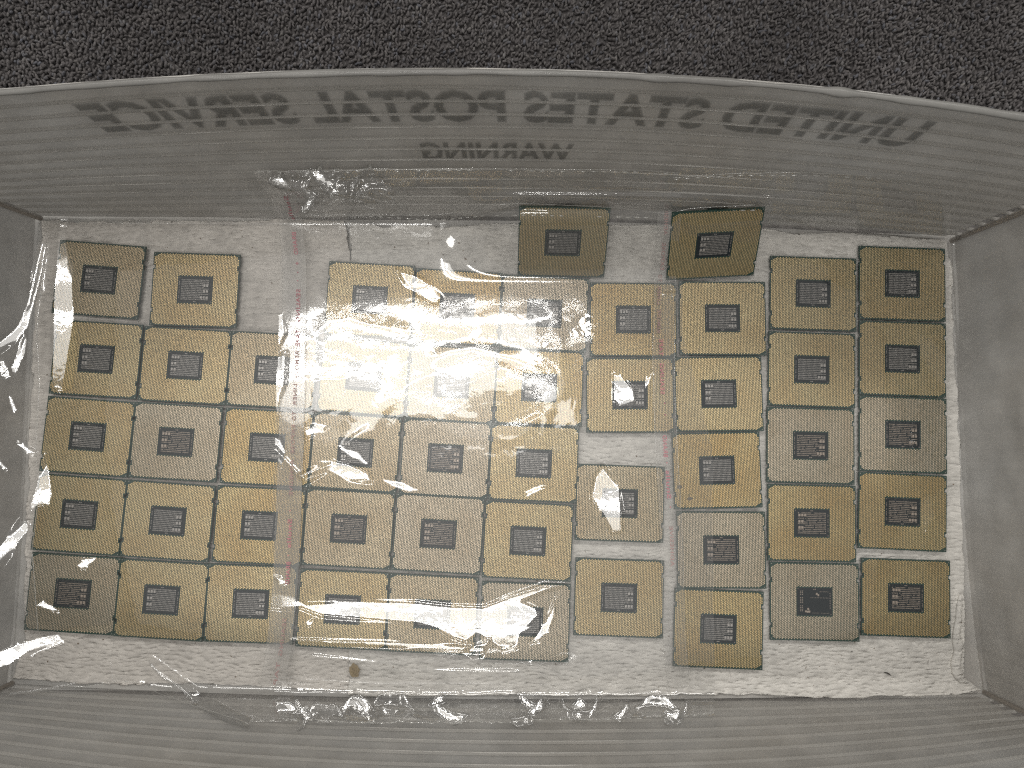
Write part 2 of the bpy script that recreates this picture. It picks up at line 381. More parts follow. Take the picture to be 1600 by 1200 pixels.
# corner seams
for a, b in ((bT(np.array([0.]))[0], rT(np.array([0.]))[0]), (bT(np.array([1.]))[0], rT(np.array([1.]))[0]), (bB(np.array([0.]))[0], rB(np.array([0.]))[0]), (bB(np.array([1.]))[0], rB(np.array([1.]))[0])):
    t = np.linspace(0,1,40)[:,None]; P = a+(b-a)*t; P[:,0] += .5*vnoise(t[:,0]*9, t[:,0]*0, 3)
    mb = MB(); mb.tube(P, 1.7, 8); mb.build('corner_fold', plain('seam_plastic', (.28,.25,.22), .6), tub, True)
# slot lip
mb = MB(); th = np.linspace(0, 2*math.pi, 60); yy = 6+np.clip(np.cos(th)*30,-18,18)+12*np.cos(th)*1.0; zz = 84+np.clip(np.sin(th)*12,-6,6)+12*np.sin(th)
bx = np.interp(yy, sorted(bR(uu)[:,1]), bR(uu)[np.argsort(bR(uu)[:,1]),0]); rx = np.interp(yy, sorted(rR(uu)[:,1]), rR(uu)[np.argsort(rR(uu)[:,1]),0])
mb.tube(np.stack([bx+(rx-bx)*zz/RZ+.6, yy, zz], 1), 1.3, 6); mb.build('handle_slot_lip', M_RIM, wr, True)

# printing on the outside of the wall, read from outside, so mirrored from in here
def text_verts(txt, offset=0.0, space=1.0):
    cu = bpy.data.curves.new('t', 'FONT'); cu.body = txt; cu.size = 1; cu.offset = offset; cu.resolution_u = 3; cu.space_character = space
    o = bpy.data.objects.new('t', cu); COL.objects.link(o); dg = bpy.context.evaluated_depsgraph_get(); dg.update()
    me = bpy.data.meshes.new_from_object(o.evaluated_get(dg)); V = np.array([v.co[:2] for v in me.vertices]); Fc = [tuple(p.vertices) for p in me.polygons]
    bpy.data.objects.remove(o); bpy.data.curves.remove(cu); bpy.data.meshes.remove(me); return V, Fc
def wall_text(txt, u0, u1, v0, v1, wall_o):
    mb = MB(); V0, _ = text_verts(txt, 0.02); lo, hi = V0.min(0), V0.max(0)
    for i, off in enumerate((.045, .034, .022, .010, -.002)):
        V, Fc = text_verts(txt, off); T = (V-lo)/(hi-lo)
        Uc = u1+(u0-u1)*T[:,0]; Vc = v0+(v1-v0)*T[:,1]
        mb.add(posT(Uc, Vc, -1.55+.04*i+0*Uc), Fc)
    return mb.build('stamped_lettering', M_INK, wall_o)
def u_of(x, v):   # photo column -> position along the back wall
    t = np.linspace(0,1,400); P = bT(t)+(rT(t)-bT(t))*v; Z = (P-[0,0,CAMZ])@_M.T; return float(np.interp(x, 800+F*Z[:,0]/Z[:,2], t))
wall_text('UNITED STATES POSTAL SERVICE', u_of(148,.8), u_of(1432,.8), .735, .905, wt)
wall_text('WARNING', u_of(662,.5), u_of(893,.5), .485, .605, wt)

# ---------------------------------------------------------------- paper towels
def towel(poly, seed, mat, z0, label):
    poly = [px(x, y, 1) for x, y in poly]; pp = []
    for i in range(len(poly)):                     # ragged torn outline
        a, b = poly[i][:2], poly[(i+1)%len(poly)][:2]; n = max(2, int(np.linalg.norm(b-a)/3)); nn = np.array([-(b-a)[1], (b-a)[0]])/np.linalg.norm(b-a)
        for j in range(n):
            t = j/n; q = a+(b-a)*t; pp.append(q+nn*(.7*float(vnoise(np.array(q[0]/9), np.array(q[1]/9), seed))+.25*rs.randn()*.8))
    pp = np.array(pp); x0, y0 = pp.min(0)-1; x1, y1 = pp.max(0)+1
    X, Y = np.meshgrid(np.arange(x0, x1, 1.5), np.arange(y0, y1, 1.5), indexing='ij'); sd = sdpoly(X, Y, pp)
    near = (sd > 0) & (sd < 2.2)                     # pull the outer ring of points onto the outline
    e = .2; gx = (sdpoly(X+e, Y, pp)-sd)/e; gy = (sdpoly(X, Y+e, pp)-sd)/e
    X = np.where(near, X-gx*sd, X); Y = np.where(near, Y-gy*sd, Y)
    edge = np.clip(1+sd/9, 0, 1)**2
    Z = z0+.30*vnoise(X/26, Y/26, seed)+.13*vnoise(X/7, Y/7, seed+1)+.07*vnoise(X/2.4, Y/2.4, seed+2)+edge*(.9*np.abs(vnoise(X/14, Y/14, seed+3))+.3)
    keep = sd < 2.2; kc = keep.copy(); kc[:-1,:-1] = keep[:-1,:-1] & keep[1:,:-1] & keep[:-1,1:] & keep[1:,1:]
    me = grid_mesh('paper_towel', np.stack([X,Y,Z],-1), kc)
    o = link('paper_towel', me, mat); sm = o.modifiers.new('t', 'SOLIDIFY'); sm.thickness = .0004; sm.offset = -1
    return tag(o, label, 'paper towel', 'paper towels lining the tub')
towel([(66,347),(200,346),(400,345),(538,345),(543,370),(548,408),(552,600),(556,850),(560,1082),(420,1074),(300,1066),(200,1068),(120,1066),(20,1060),(38,1012),(44,800),(52,560)], 51, M_PAPER2, .9,
      'textured cream paper towel under the left half of the processors')
towel([(548,349),(585,350),(602,357),(628,351),(700,355),(810,351),(950,353),(1040,352),(1190,357),(1240,366),(1300,365),(1400,371),(1478,374),(1486,430),(1490,540),(1497,690),(1503,870),(1507,1000),(1502,1058),(1520,1068),(1534,1078),(1490,1084),(1420,1088),(1300,1089),(1150,1083),(1000,1086),(800,1084),(650,1087),(545,1084),(549,900),(549,600),(549,408)], 61, M_PAPER, 1.35,
      'wide textured grey-white paper towel under the right half of the processors')
# crumpled corner of the wide towel
def roll(pts, r, label):
    P = np.array([px(x, y, 3) for x, y in pts]); t = np.linspace(0,1,60); s_ = np.linspace(0,1,len(P))
    Q = np.stack([np.interp(t, s_, P[:,i]) for i in range(3)], 1); Q[:,0] += .8*vnoise(t*8, t*0, 8); Q[:,2] = 2.0+.5*vnoise(t*7, t*0, 4)
    mb = MB(); mb.tube(Q, r*(.35+np.sin(np.pi*t)**.5)*(1+.3*vnoise(t*12, t*0+2, 6)), 10, .6)
    return mb
mb = roll([(1502,930),(1498,990),(1494,1040),(1500,1058),(1516,1070)], 1.9, ''); 
tw = [o for o in bpy.data.objects if o.name.startswith('paper_towel')][-1]
mb.build('curled_edge', M_PAPER, tw, True)

# ---------------------------------------------------------------- processors
PW, PD = 52.5, 45.0
def sub_outline():
    x, y = PW/2, PD/2; pts = []
    def notch(sx, cy, r=1.1, up=1):
        out = []
        for i in range(7):
            a = math.pi*i/6; out.append((sx*(x-r*math.sin(a)), cy-up*r*math.cos(a)))
        return out
    pts += [(-x,-y),(x,-y)]; pts += notch(1,-13.5); pts += notch(1,12.8); pts += [(x,y),(-x,y)]; pts += notch(-1,12.8,up=-1); pts += notch(-1,-13.5,up=-1)
    return pts
m = MB(); m.prism(sub_outline(), 2.6, 3.8); ME_SUB = mesh('substrate', m.V, m.F); ME_SUB.materials.append(M_PCB)
V = []; Fc = []; NX, NYR = 58, 43; dx, dy = .885, 1.005; n8 = 6
ang = np.arange(n8)*2*math.pi/n8+math.pi/6
for i in range(NX):
    for j in range(NYR+1):
        x = (i-(NX-1)/2)*dx; y = (j-NYR/2)*dy+(dy/2 if i % 2 else 0)-dy/4
        if abs(y) > 21.6 or (abs(x) < 10.9 and abs(y) < 8.4): continue
        if abs(x)+abs(y)*1.0 > 25.3+21.4-2.0: continue
        if abs(x) > 24.4 and (abs(y+13.5) < 1.5 or abs(y-12.8) < 1.5): continue
        b = len(V); r = np.array([.33,.44])
        for a in ang: V.append((x+r[0]*math.cos(a)+.10*math.sin(a), y+r[1]*math.sin(a), 3.84))
        Fc.append(tuple(range(b, b+n8)))
ME_PAD = mesh('contact_pads', V, Fc); ME_PAD.materials.append(M_GOLD)
m = MB(); m.prism([(-22,-19),(22,-19),(22.8,-18.2),(22.8,18.2),(22,19),(-22,19),(-22.8,18.2),(-22.8,-18.2)], 0, 2.6); ME_IHS = mesh('heat_spreader', m.V, m.F); ME_IHS.materials.append(M_STEEL)
m = MB(); m.box(-10.3, 10.3, -7.9, 7.9, 3.8, 3.85); ME_WELL = mesh('component_area', m.V, m.F); ME_WELL.materials.append(M_WELL)
def caps(kind, seed):
    R = random.Random(seed); m = MB()
    if kind != 'sparse':
        ny = 12; nx = 23
        for j in range(ny):
            y = 5.9-j*11.8/(ny-1)
            for i in range(nx):
                x = -8.0+i*16.0/(nx-1)
                if x < -3.6 and (abs(y-4.6) < .95 or (x < -5.3 and (abs(y-.9) < 1.0 or abs(y+2.6) < 1.0))): continue
                if kind == 'rows' and R.random() < .10: continue
                w, h = ((.20,.30) if kind == 'grid' else (.25,.21)); w *= R.uniform(.85,1.1)
                m.box(x-w, x+w, y-h, y+h, 3.85, 4.10)
        for y, xs in ((4.6,(-7.5,-5.8,-4.1)), (.9,(-7.5,-5.8)), (-2.6,(-7.5,-5.8))):
            for x in xs: m.box(x-.62, x+.62, y-.75, y+.75, 3.85, 4.4)
        for t in (-4.8,-3.9,-3,-1.2,.4,1.3,2.2,4.0,4.9): m.box(9.45, 9.75, t-.28, t+.28, 3.85, 3.93)
    else:
        for j in range(13):
            if j not in (3, 8): 
                for x in (-8.2, -7.1): m.box(x-.28, x+.28, 6-j*.95-.22, 6-j*.95+.22, 3.85, 3.95)
        for x, y in ((1.2,4.6),(2.1,3.9),(-3.9,-4.2),(-5.2,-5.6),(-4.2,-5.8),(-3.2,-5.7)): m.box(x-.5, x+.5, y-.55, y+.55, 3.85, 4.3)
        for i in range(12): 
            m.box(-2+i*.9-.25, -2+i*.9+.2, 2.15, 2.4, 3.85, 3.9)
            if i < 6: m.box(3.4+i*.9-.25, 3.4+i*.9+.2, 5.7, 5.95, 3.85, 3.9)
            if i != 5: m.box(-1+i*.85-.25, -1+i*.85+.2, -6.6, -6.4, 3.85, 3.9)
        for j in range(7): m.box(9.0, 9.3, 4.5-j*1.4, 5.2-j*1.4, 3.85, 3.9)
    m.box(-9.9,-9.5,7.1,7.5,3.85,3.92); m.box(9.4,9.8,-7.5,-7.1,3.85,3.92)
    m.box(-.7,-.1,6.95,7.35,3.85,3.88); m.box(.15,.75,6.95,7.35,3.85,3.88)
    return mesh('capacitors', m.V, m.F)
ME_CAP = {'grid': caps('grid',1), 'rows': caps('rows',2), 'sparse': caps('sparse',3)}
ME_CAP['grid'].materials.append(M_CAP); ME_CAP['rows'].materials.append(M_CAPB); ME_CAP['sparse'].materials.append(M_CAPB)
m = MB()
for x, y in ((-25.3,-21.6),(25.3,21.6),(25.3,-21.6),(-25.3,21.6)): m.prism([(x+.28*math.cos(a), y+.28*math.sin(a)) for a in ang], 3.8, 3.83)
ME_DOT = mesh('fiducial_dots', m.V, m.F); ME_DOT.materials.append(M_CAP)
m = MB(); m.prism([(-6,22.4),(6,22.4),(5.4,23.1),(-5.4,23.1)], 0.9, 2.4); ME_TAB = mesh('edge_tab', m.V, m.F); ME_TAB.materials.append(plain('black_plastic', (.012,.013,.012), .4))
def make_processor():
    r = empty('processor')
    link('substrate', ME_SUB, parent=r); tag(link('contact_pads', ME_PAD, parent=r), kind='stuff')
    link('heat_spreader', ME_IHS, parent=r); w = link('component_area', ME_WELL, parent=r)
    tag(link('capacitors', ME_CAP['grid'], parent=w), kind='stuff'); tag(link('corner_dots', ME_DOT, parent=r), kind='stuff')
    return r
def copy_tree(o, parent=None):
    c = o.copy(); COL.objects.link(c); c.parent = parent
    for ch in list(o.children): copy_tree(ch, c)
    return c
CHIPS = {
 'A1':(-249.39,98.80,-4.59), 'A2':(-249.03,50.38,-3.65), 'A3':(-252.39,3.88,-4.30), 'A4':(-255.31,-42.20,-4.30), 'A5':(-257.16,-88.22,-3.70),
 'B1':(-191.01,92.55,-1.88), 'B2':(-195.61,46.53,-3.43), 'B3':(-199.64,0.64,-3.54), 'B4':(-202.80,-45.96,-4.07), 'B5':(-204.97,-91.84,-3.63),
 'C1':(-143.02,43.65,-3.32), 'C2':(-145.24,-2.69,-3.32), 'C3':(-148.75,-48.68,-3.03), 'C4':(-152.47,-94.16,-2.08), 'D1':(-85.18,86.42,-3.23),
 'D2':(-88.03,39.70,-4.86), 'D3':(-92.51,-5.53,-3.95), 'D4':(-95.77,-50.66,-3.29), 'D5':(-98.57,-97.42,-2.81), 'E1':(-32.29,82.05,-3.46),
 'E2':(-35.20,35.48,-4.17), 'E3':(-38.74,-9.13,-3.33), 'E4':(-42.61,-53.66,-3.57), 'E5':(-45.83,-100.20,-2.84), 'F1':(20.51,78.26,-3.09),
 'F2':(17.29,33.18,-2.41), 'F3':(14.03,-12.08,-2.56), 'F4':(10.43,-57.69,-2.93), 'F5':(8.58,-104.45,-2.07), 'G1':(74.34,74.47,-0.51),
 'G2':(71.77,28.67,-0.07), 'G3':(65.03,-35.59,-2.02), 'G4':(63.87,-90.76,-2.16), 'H1':(128.32,75.26,-0.29), 'H2':(125.15,29.45,0.61),
 'H3':(123.06,-16.16,1.21), 'H4':(124.66,-62.95,-0.24), 'H5':(122.01,-108.73,-2.53), 'I1':(183.60,90.39,-2.01), 'I2':(181.38,44.10,-2.02),
 'I3':(179.34,-1.54,-1.69), 'I4':(178.64,-47.26,-1.34), 'I5':(178.87,-93.02,-1.25), 'J1':(237.94,96.51,-1.95), 'J2':(236.34,50.60,-2.16),
 'J3':(234.75,5.03,-2.12), 'J4':(232.78,-40.70,-2.71), 'J5':(232.79,-90.92,-2.04),
}

FLIP = set('A5 B1 B4 C2 C4 D5 E3 F1 F3 F4 G2 G3 G4 H1 H5 I1 I2 I3 J1 J2 J3 J4'.split())
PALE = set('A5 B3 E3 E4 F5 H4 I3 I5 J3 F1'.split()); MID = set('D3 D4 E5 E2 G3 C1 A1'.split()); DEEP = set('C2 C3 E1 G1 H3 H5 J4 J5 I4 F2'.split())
ROWS = set('B3 A5 E3 E4 H4 I3 I4 J3 J4 J5 I5 D4'.split())
COLN = dict(A='leftmost column', B='second column from the left', C='third column from the left', D='fourth column from the left', E='fifth column from the left',
            F='fifth column from the right', G='fourth column from the right', H='third column from the right', I='second column from the right', J='rightmost column')
ROWN = {'1':'top', '2':'second from top', '3':'third from top', '4':'fourth from top', '5':'bottom'}
OWN = {'A1':'gold processor with a white film glare down its left edge, top of the leftmost column',
       'B1':'gold processor standing apart on bare towel, top of the second column from the left',
       'I5':'pale processor with a nearly empty dark component area in the second column from the right',
       'H5':'deep gold processor lying lowest of all, bottom of the third column from the right',
       'G3':'processor half hidden by a bright pointed film glare, with towel gaps above and below it',
       'H3':'gold processor with two small grey smudges near its lower left corner',
       'J5':'gold processor in the lower right corner, separated by a towel gap from the one above'}
proto = make_processor(); first = True; rr = random.Random(5)
SMALL = {}
def place(key, loc, rot, flip, label, group):
    global first
    o = proto if first else copy_tree(proto); first = False
    o.location = tuple(c*S for c in loc); o.rotation_euler = rot
    tag(o, label, 'processor', group)
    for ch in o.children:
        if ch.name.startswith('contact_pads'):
            mt = M_PALE_SHEEN if key in PALE else M_MID_SHEEN if key in MID else M_GOLD2 if key in DEEP else M_GOLD
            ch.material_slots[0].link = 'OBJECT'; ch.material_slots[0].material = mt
        if ch.name.startswith('component_area'):
            kd = 'sparse' if key == 'I5' else 'rows' if key in ROWS else 'grid'
            for g in ch.children: g.data = ME_CAP[kd]
    return o
for key, (x, y, a) in CHIPS.items():
    tone = 'pale' if key in PALE else 'deep gold' if key in DEEP else 'gold'
    row = 'bottom' if key in ('C4','G4') else ROWN[key[1]]
    lab = OWN.get(key) or f'{tone} processor lying face up, {row} in the {COLN[key[0]]}'
    fl = key in FLIP
    place(key, (x, y, 1.55+rr.uniform(-.06,.12)), (math.radians(rr.uniform(-.25,.25)), math.radians(rr.uniform(-.2,.2)), math.radians(a+(180 if fl else 0))), fl, lab,
          'processors laid in columns on the paper towels')
for key, c, e, lab in (('K1', (30.9,117.7,19.9), (41.0,-.2,-1.3), 'dark tilted processor leaning on the back wall, left one of the two'),
                       ('K2', (119.1,115.4,23.9), (44.4,-1.5,2.9), 'dark tilted processor leaning on the back wall, right one of the two')):
    R = Matrix.Rotation(math.radians(e[2]),4,'Z') @ Matrix.Rotation(math.radians(e[1]),4,'Y') @ Matrix.Rotation(math.radians(e[0]),4,'X')
    p0 = Vector(c)-(R @ Vector((0,0,3.84)))
    o = place(key, p0, R.to_euler(), False, lab, 'processors leaning on the back wall')
    link('edge_tab', ME_TAB, parent=o)

# ---------------------------------------------------------------- plastic bags
def fit1(f, ax):
    t = np.linspace(0,1,50); P = f(t); c = np.polyfit(P[:,ax], P[:,1-ax], 3); lo, hi = P[:,ax].min(), P[:,ax].max()
    return lambda q: np.polyval(c, np.clip(q, lo, hi))
YT, YB, XL, XR = fit1(bT,0), fit1(bB,0), fit1(bL,1), fit1(bR,1)
def climb(t, R, lean):
    """arc length past the fold -> (run outwards, height)"""
    t = np.maximum(t, 0); q = R*(math.pi/2-.12); s_ = np.minimum(t, q); e = np.maximum(t-q, 0)
    return R*np.sin(s_/R)+lean*e, R*(1-np.cos(s_/R))+e
def project(P):
    Z = (P-np.array([0,0,CAMZ]))@_M.T; return 800+F*Z[...,0]/Z[...,2], 600+F*Z[...,1]/Z[...,2]
def base_pt(a, b, lift):
    R = 5.0; RT = 1.6; RR = 2.5
    yt = YT(a)-RT-3.2; yb = YB(a)+R+3.2; xl = XL(b)+RR+2; xr = XR(b)-RR-2
    r1, z1 = climb(b-yt, RT, .12); r2, z2 = climb(yb-b, R, .10); r3, z3 = climb(xl-a, RR, .10); r4, z4 = climb(a-xr, RR, .0)
    Y = np.where(b > yt, yt+r1, np.where(b < yb, yb-r2, b)); X = np.where(a < xl, xl-r3, np.where(a > xr, xr+r4, a))
    Z = lift+np.hypot(np.hypot(z1, z2), np.hypot(z3, z4))
    Z = Z+30*sstep(97, 134, b)*sstep(-50, 10, a)*(1-sstep(142, 200, a))*(1-sstep(140, 185, b))
    return np.stack([X, Y, Z], -1)
CAMP = np.array([0,0,CAMZ])
def frame(P, fun, a, b):
    e = .5; ta = (fun(a+e, b)-fun(a-e, b)); tb = (fun(a, b+e)-fun(a, b-e))
    la = np.linalg.norm(ta, axis=-1, keepdims=True)/(2*e); lb = np.linalg.norm(tb, axis=-1, keepdims=True)/(2*e)
    ta = ta/(la*2*e); tb = tb/(lb*2*e); n = np.cross(ta, tb); n /= np.linalg.norm(n, axis=-1, keepdims=True); return ta, tb, n
def ridged(a, b, wl, seed):
    wa = a+wl*.5*vnoise(a/wl*.8, b/wl*.8, seed+7); wb = b+wl*.5*vnoise(a/wl*.8+9, b/wl*.8+5, seed+8)
    n = vnoise(wa/wl+50, wb/wl+50, seed); return np.exp(-(n/.30)**2)
def film(bag, a, b, lift=0.0):
    """point of the film for sheet coordinates a, b"""
    a = np.asarray(a, float); b = np.asarray(b, float)
    f0 = bag.get('base') or (lambda A, B: base_pt(A, B, bag['z']))
    P = f0(a, b); ta, tb, n = frame(P, f0, a, b); X, Y = project(P)
    sd_ = bag['seed']
    h = .36*vnoise(a/55+20, b/55+20, sd_)+.05*vnoise(a/19+20, b/19+20, sd_+1)+.012*vnoise(a/7+20, b/7+20, sd_+2)
    for poly, soft, amp, wl in bag['zones']:
        mk = sstep(soft, -soft, sdpoly(X, Y, poly)); st = 0
        h = h+mk*amp*(ridged(a, b, wl, sd_+11)+.16*ridged(a, b, wl*.45, sd_+12)-1.0)
    for poly, soft, lampc in bag['facets']:
        poly = np.asarray(poly, float); sd2 = sdpoly(X, Y, poly); mk = sstep(soft, -soft*.4, sd2)
        sel = sd2 < -soft*.2
        c = poly.mean(0)
        w = np.exp(-((X-c[0])**2+(Y-c[1])**2)/18); 
        if w.max() < 1e-3: 
            key = id(poly)
        # slope the sheet must have at the middle of the facet to mirror the lamp towards the camera
        pc, tac, tbc, nc, ac, bc = bag['fc'](tuple(c)) 
        cv = CAMP-pc; cv /= np.linalg.norm(cv); lv = lampc-pc; lv /= np.linalg.norm(lv); hn = cv+lv; hn /= np.linalg.norm(hn)
        ga, gb = -(hn@tac)/(hn@nc), -(hn@tbc)/(hn@nc)
        h = h*(1-.9*mk)+mk*np.clip(ga*(a-ac)+gb*(b-bc), -6, 6)
    for pts, wd, amp in bag['ridges']:
        d, t = dline(X, Y, pts); h = h+amp*np.exp(-(d/wd)**2)*np.clip(np.minimum(t, 1-t)*6, 0, 1)
    return P+n*(h+lift)[...,None]
def setup(bag):
    a0, a1, b0, b1 = bag['ext']; f0 = bag.get('base') or (lambda A, B: base_pt(A, B, bag['z']))
    A, B = np.meshgrid(np.linspace(a0, a1, 160), np.linspace(b0, b1, 200), indexing='ij'); P = f0(A, B); X, Y = project(P); bag['map'] = (A, B, X, Y)
    def fc(c):
        i = np.argmin((X-c[0])**2+(Y-c[1])**2); a, b = A.flat[i], B.flat[i]; p = f0(np.array([a]), np.array([b])); ta, tb, n = frame(p, f0, np.array([a]), np.array([b]))
        return p[0], ta[0], tb[0], n[0], a, b
    cache = {}
    bag['fc'] = lambda c: cache.setdefault(c, fc(c)) if c in cache else cache.setdefault(c, fc(c))
def ab(bag, x, y):
    """sheet coordinates of a photo measurement"""
    A, B, X, Y = bag['map']; D = (X-x)**2+(Y-y)**2; i = np.argsort(D.ravel())[:6]
    M_ = np.stack([X.ravel()[i], Y.ravel()[i], np.ones(6)], 1)
    try:
        sa = np.linalg.lstsq(M_, A.ravel()[i], rcond=None)[0]; sb = np.linalg.lstsq(M_, B.ravel()[i], rcond=None)[0]; v_ = np.array([x, y, 1.])
        ra, rb = float(v_@sa), float(v_@sb)
        if abs(ra-A.ravel()[i[0]]) > 6 or abs(rb-B.ravel()[i[0]]) > 6: raise ValueError
        return ra, rb
    except Exception: return float(A.ravel()[i[0]]), float(B.ravel()[i[0]])
def on_film(bag, pts, n, lift):
    q = np.array([ab(bag, x, y) for x, y in pts]); s_ = np.r_[0, np.cumsum(np.linalg.norm(np.diff(q, axis=0), axis=1))]; t = np.linspace(0, s_[-1], n)
    return film(bag, np.interp(t, s_, q[:,0]), np.interp(t, s_, q[:,1]), lift)
def build_bag(bag, label, root=None, part='clear_film', mat=None):
    setup(bag); a0, a1, b0, b1 = bag['ext']; st = bag.get('step', .8)
    A, B = np.meshgrid(np.arange(a0, a1, st), np.arange(b0, b1, st), indexing='ij'); P = film(bag, A, B); X, Y = project((bag.get('base') or (lambda p, q: base_pt(p, q, bag['z'])))(A, B))
    if root is None: root = empty('plastic_bag'); tag(root, label, 'plastic bag', 'clear plastic bags over the processors')
    link(part, grid_mesh(part, P, sdpoly(X, Y, bag['outline']) < 0), mat or M_FILM, root)
    for e in bag['edges']:
        mb = MB(); mb.tube(on_film(bag, e, 260, .15), .16, 4); mb.build('cut_edge', M_EDGE, root, True)
    for e in bag['seals']:
        mb = MB(); Q = on_film(bag, e, 600, .25); d = np.r_[0, np.cumsum(np.linalg.norm(np.diff(Q, axis=0), axis=1))]; s_ = 1.0; R_ = random.Random(3)
        while s_ < d[-1]-4:
            L = R_.uniform(2.2, 3.4); t = np.linspace(s_, s_+L, 5); pts = np.stack([np.interp(t, d, Q[:,i]) for i in range(3)], 1)
            if R_.random() < .9: mb.tube(pts, [.05,.42,.46,.42,.05], 6, .45)
            s_ += 5.4
        tag(mb.build('heat_seal_dashes', M_SEAL, root, True), kind='stuff')
    for pts, r0, r1 in bag.get('folds', []):
        Q = on_film(bag, pts, 90, .6); t = np.linspace(0,1,90); Q[:,2] += .5*np.sin(np.pi*t)
        for ax_ in range(3): Q[:,ax_] = np.convolve(np.pad(Q[:,ax_], 9, 'edge'), np.ones(19)/19, 'valid')
        mb = MB(); mb.tube(Q, (r0+(r1-r0)*t)*(1+.12*vnoise(t*9, t*0, 4)), 14, .5); mb.build('rolled_fold', M_FOLD, root, True)
    return root
def strip(bag, root, centre, half, words, side, label=None, mat=None):
    ys = np.array([c[1] for c in centre], float); xs = np.array([c[0] for c in centre], float)
    Yp = np.linspace(ys[0], ys[-1], 300); Xp = np.interp(Yp, ys, xs); k_ = np.ones(15)/15; Xp = np.convolve(np.pad(Xp, 7, 'edge'), k_, 'valid')
    C = np.array([ab(bag, x, y) for x, y in zip(Xp[::6], Yp[::6])]); t0 = np.linspace(0,1,len(C)); t = np.linspace(0,1,520)
    for _ in range(2): C[1:-1] = (C[:-2]+2*C[1:-1]+C[2:])/4
    Ca, Cb = np.interp(t, t0, C[:,0]), np.interp(t, t0, C[:,1]); w = np.linspace(-half, half, 34)
    P = film(bag, Ca[:,None]+w[None], Cb[:,None]+0*w[None], .45); s_ = link('adhesive_strip', grid_mesh('adhesive_strip', P), mat or M_STRIP, root)
    if label: s_['label'] = label
    for sgn in (-1, 1):
        mb = MB(); mb.tube(film(bag, Ca+sgn*half, Cb, .5), .14, 4); mb.build('strip_edge', M_EDGE, s_, True)
    Yt = np.interp(t, t0, np.interp(np.arange(len(C))*6, np.arange(300), Yp))
    for txt, y0, y1, ink, dxp in words:
        V, Fc = text_verts(txt, .012, 1.1)
        if len(V) == 0: continue
        lo, hi = V.min(0), V.max(0)
        if txt in '*.': lo = hi-(hi-lo).max()*1.3; 
        T = (V-lo)/(hi-lo); al = y0+(y1-y0)*T[:,0]
        tt = np.interp(al, Yt, t) if Yt[0] < Yt[-1] else np.interp(al, Yt[::-1], t[::-1])
        ch = 2.5 if ink is M_RED else 2.2
        if txt == '.': ch = 1.0
        off = dxp+side*ch*(T[:,1]-.5)
        Pt = film(bag, np.interp(tt, t, Ca)+off, np.interp(tt, t, Cb), .62)
        if side > 0: Fc = [f[::-1] for f in Fc]
        link('printed_word', mesh('printed_word', Pt, Fc), ink, s_)
L1c, L2c = L1, L2
def swirls(seed, n, x0, x1, y0, y1, lampc):
    R_ = random.Random(seed); out = []
    for i in range(n):
        cx, cy = R_.uniform(x0, x1), R_.uniform(y0, y1); L = R_.uniform(12, 40); w = R_.uniform(.9, 2.0); a = R_.gauss(0, .16); c = R_.uniform(-.012, .012); top = []; bot = []
        for k_ in range(7):
            t = (k_/3-1)*L; u = c*t*t; ww = w*(1-abs(t/L)**2)+.2
            top.append((cx+t*math.cos(a)-(u+ww)*math.sin(a), cy+t*math.sin(a)+(u+ww)*math.cos(a))); bot.append((cx+t*math.cos(a)-(u-ww)*math.sin(a), cy+t*math.sin(a)+(u-ww)*math.cos(a)))
        out.append((top+bot[::-1], 2.2, lampc))
    return out
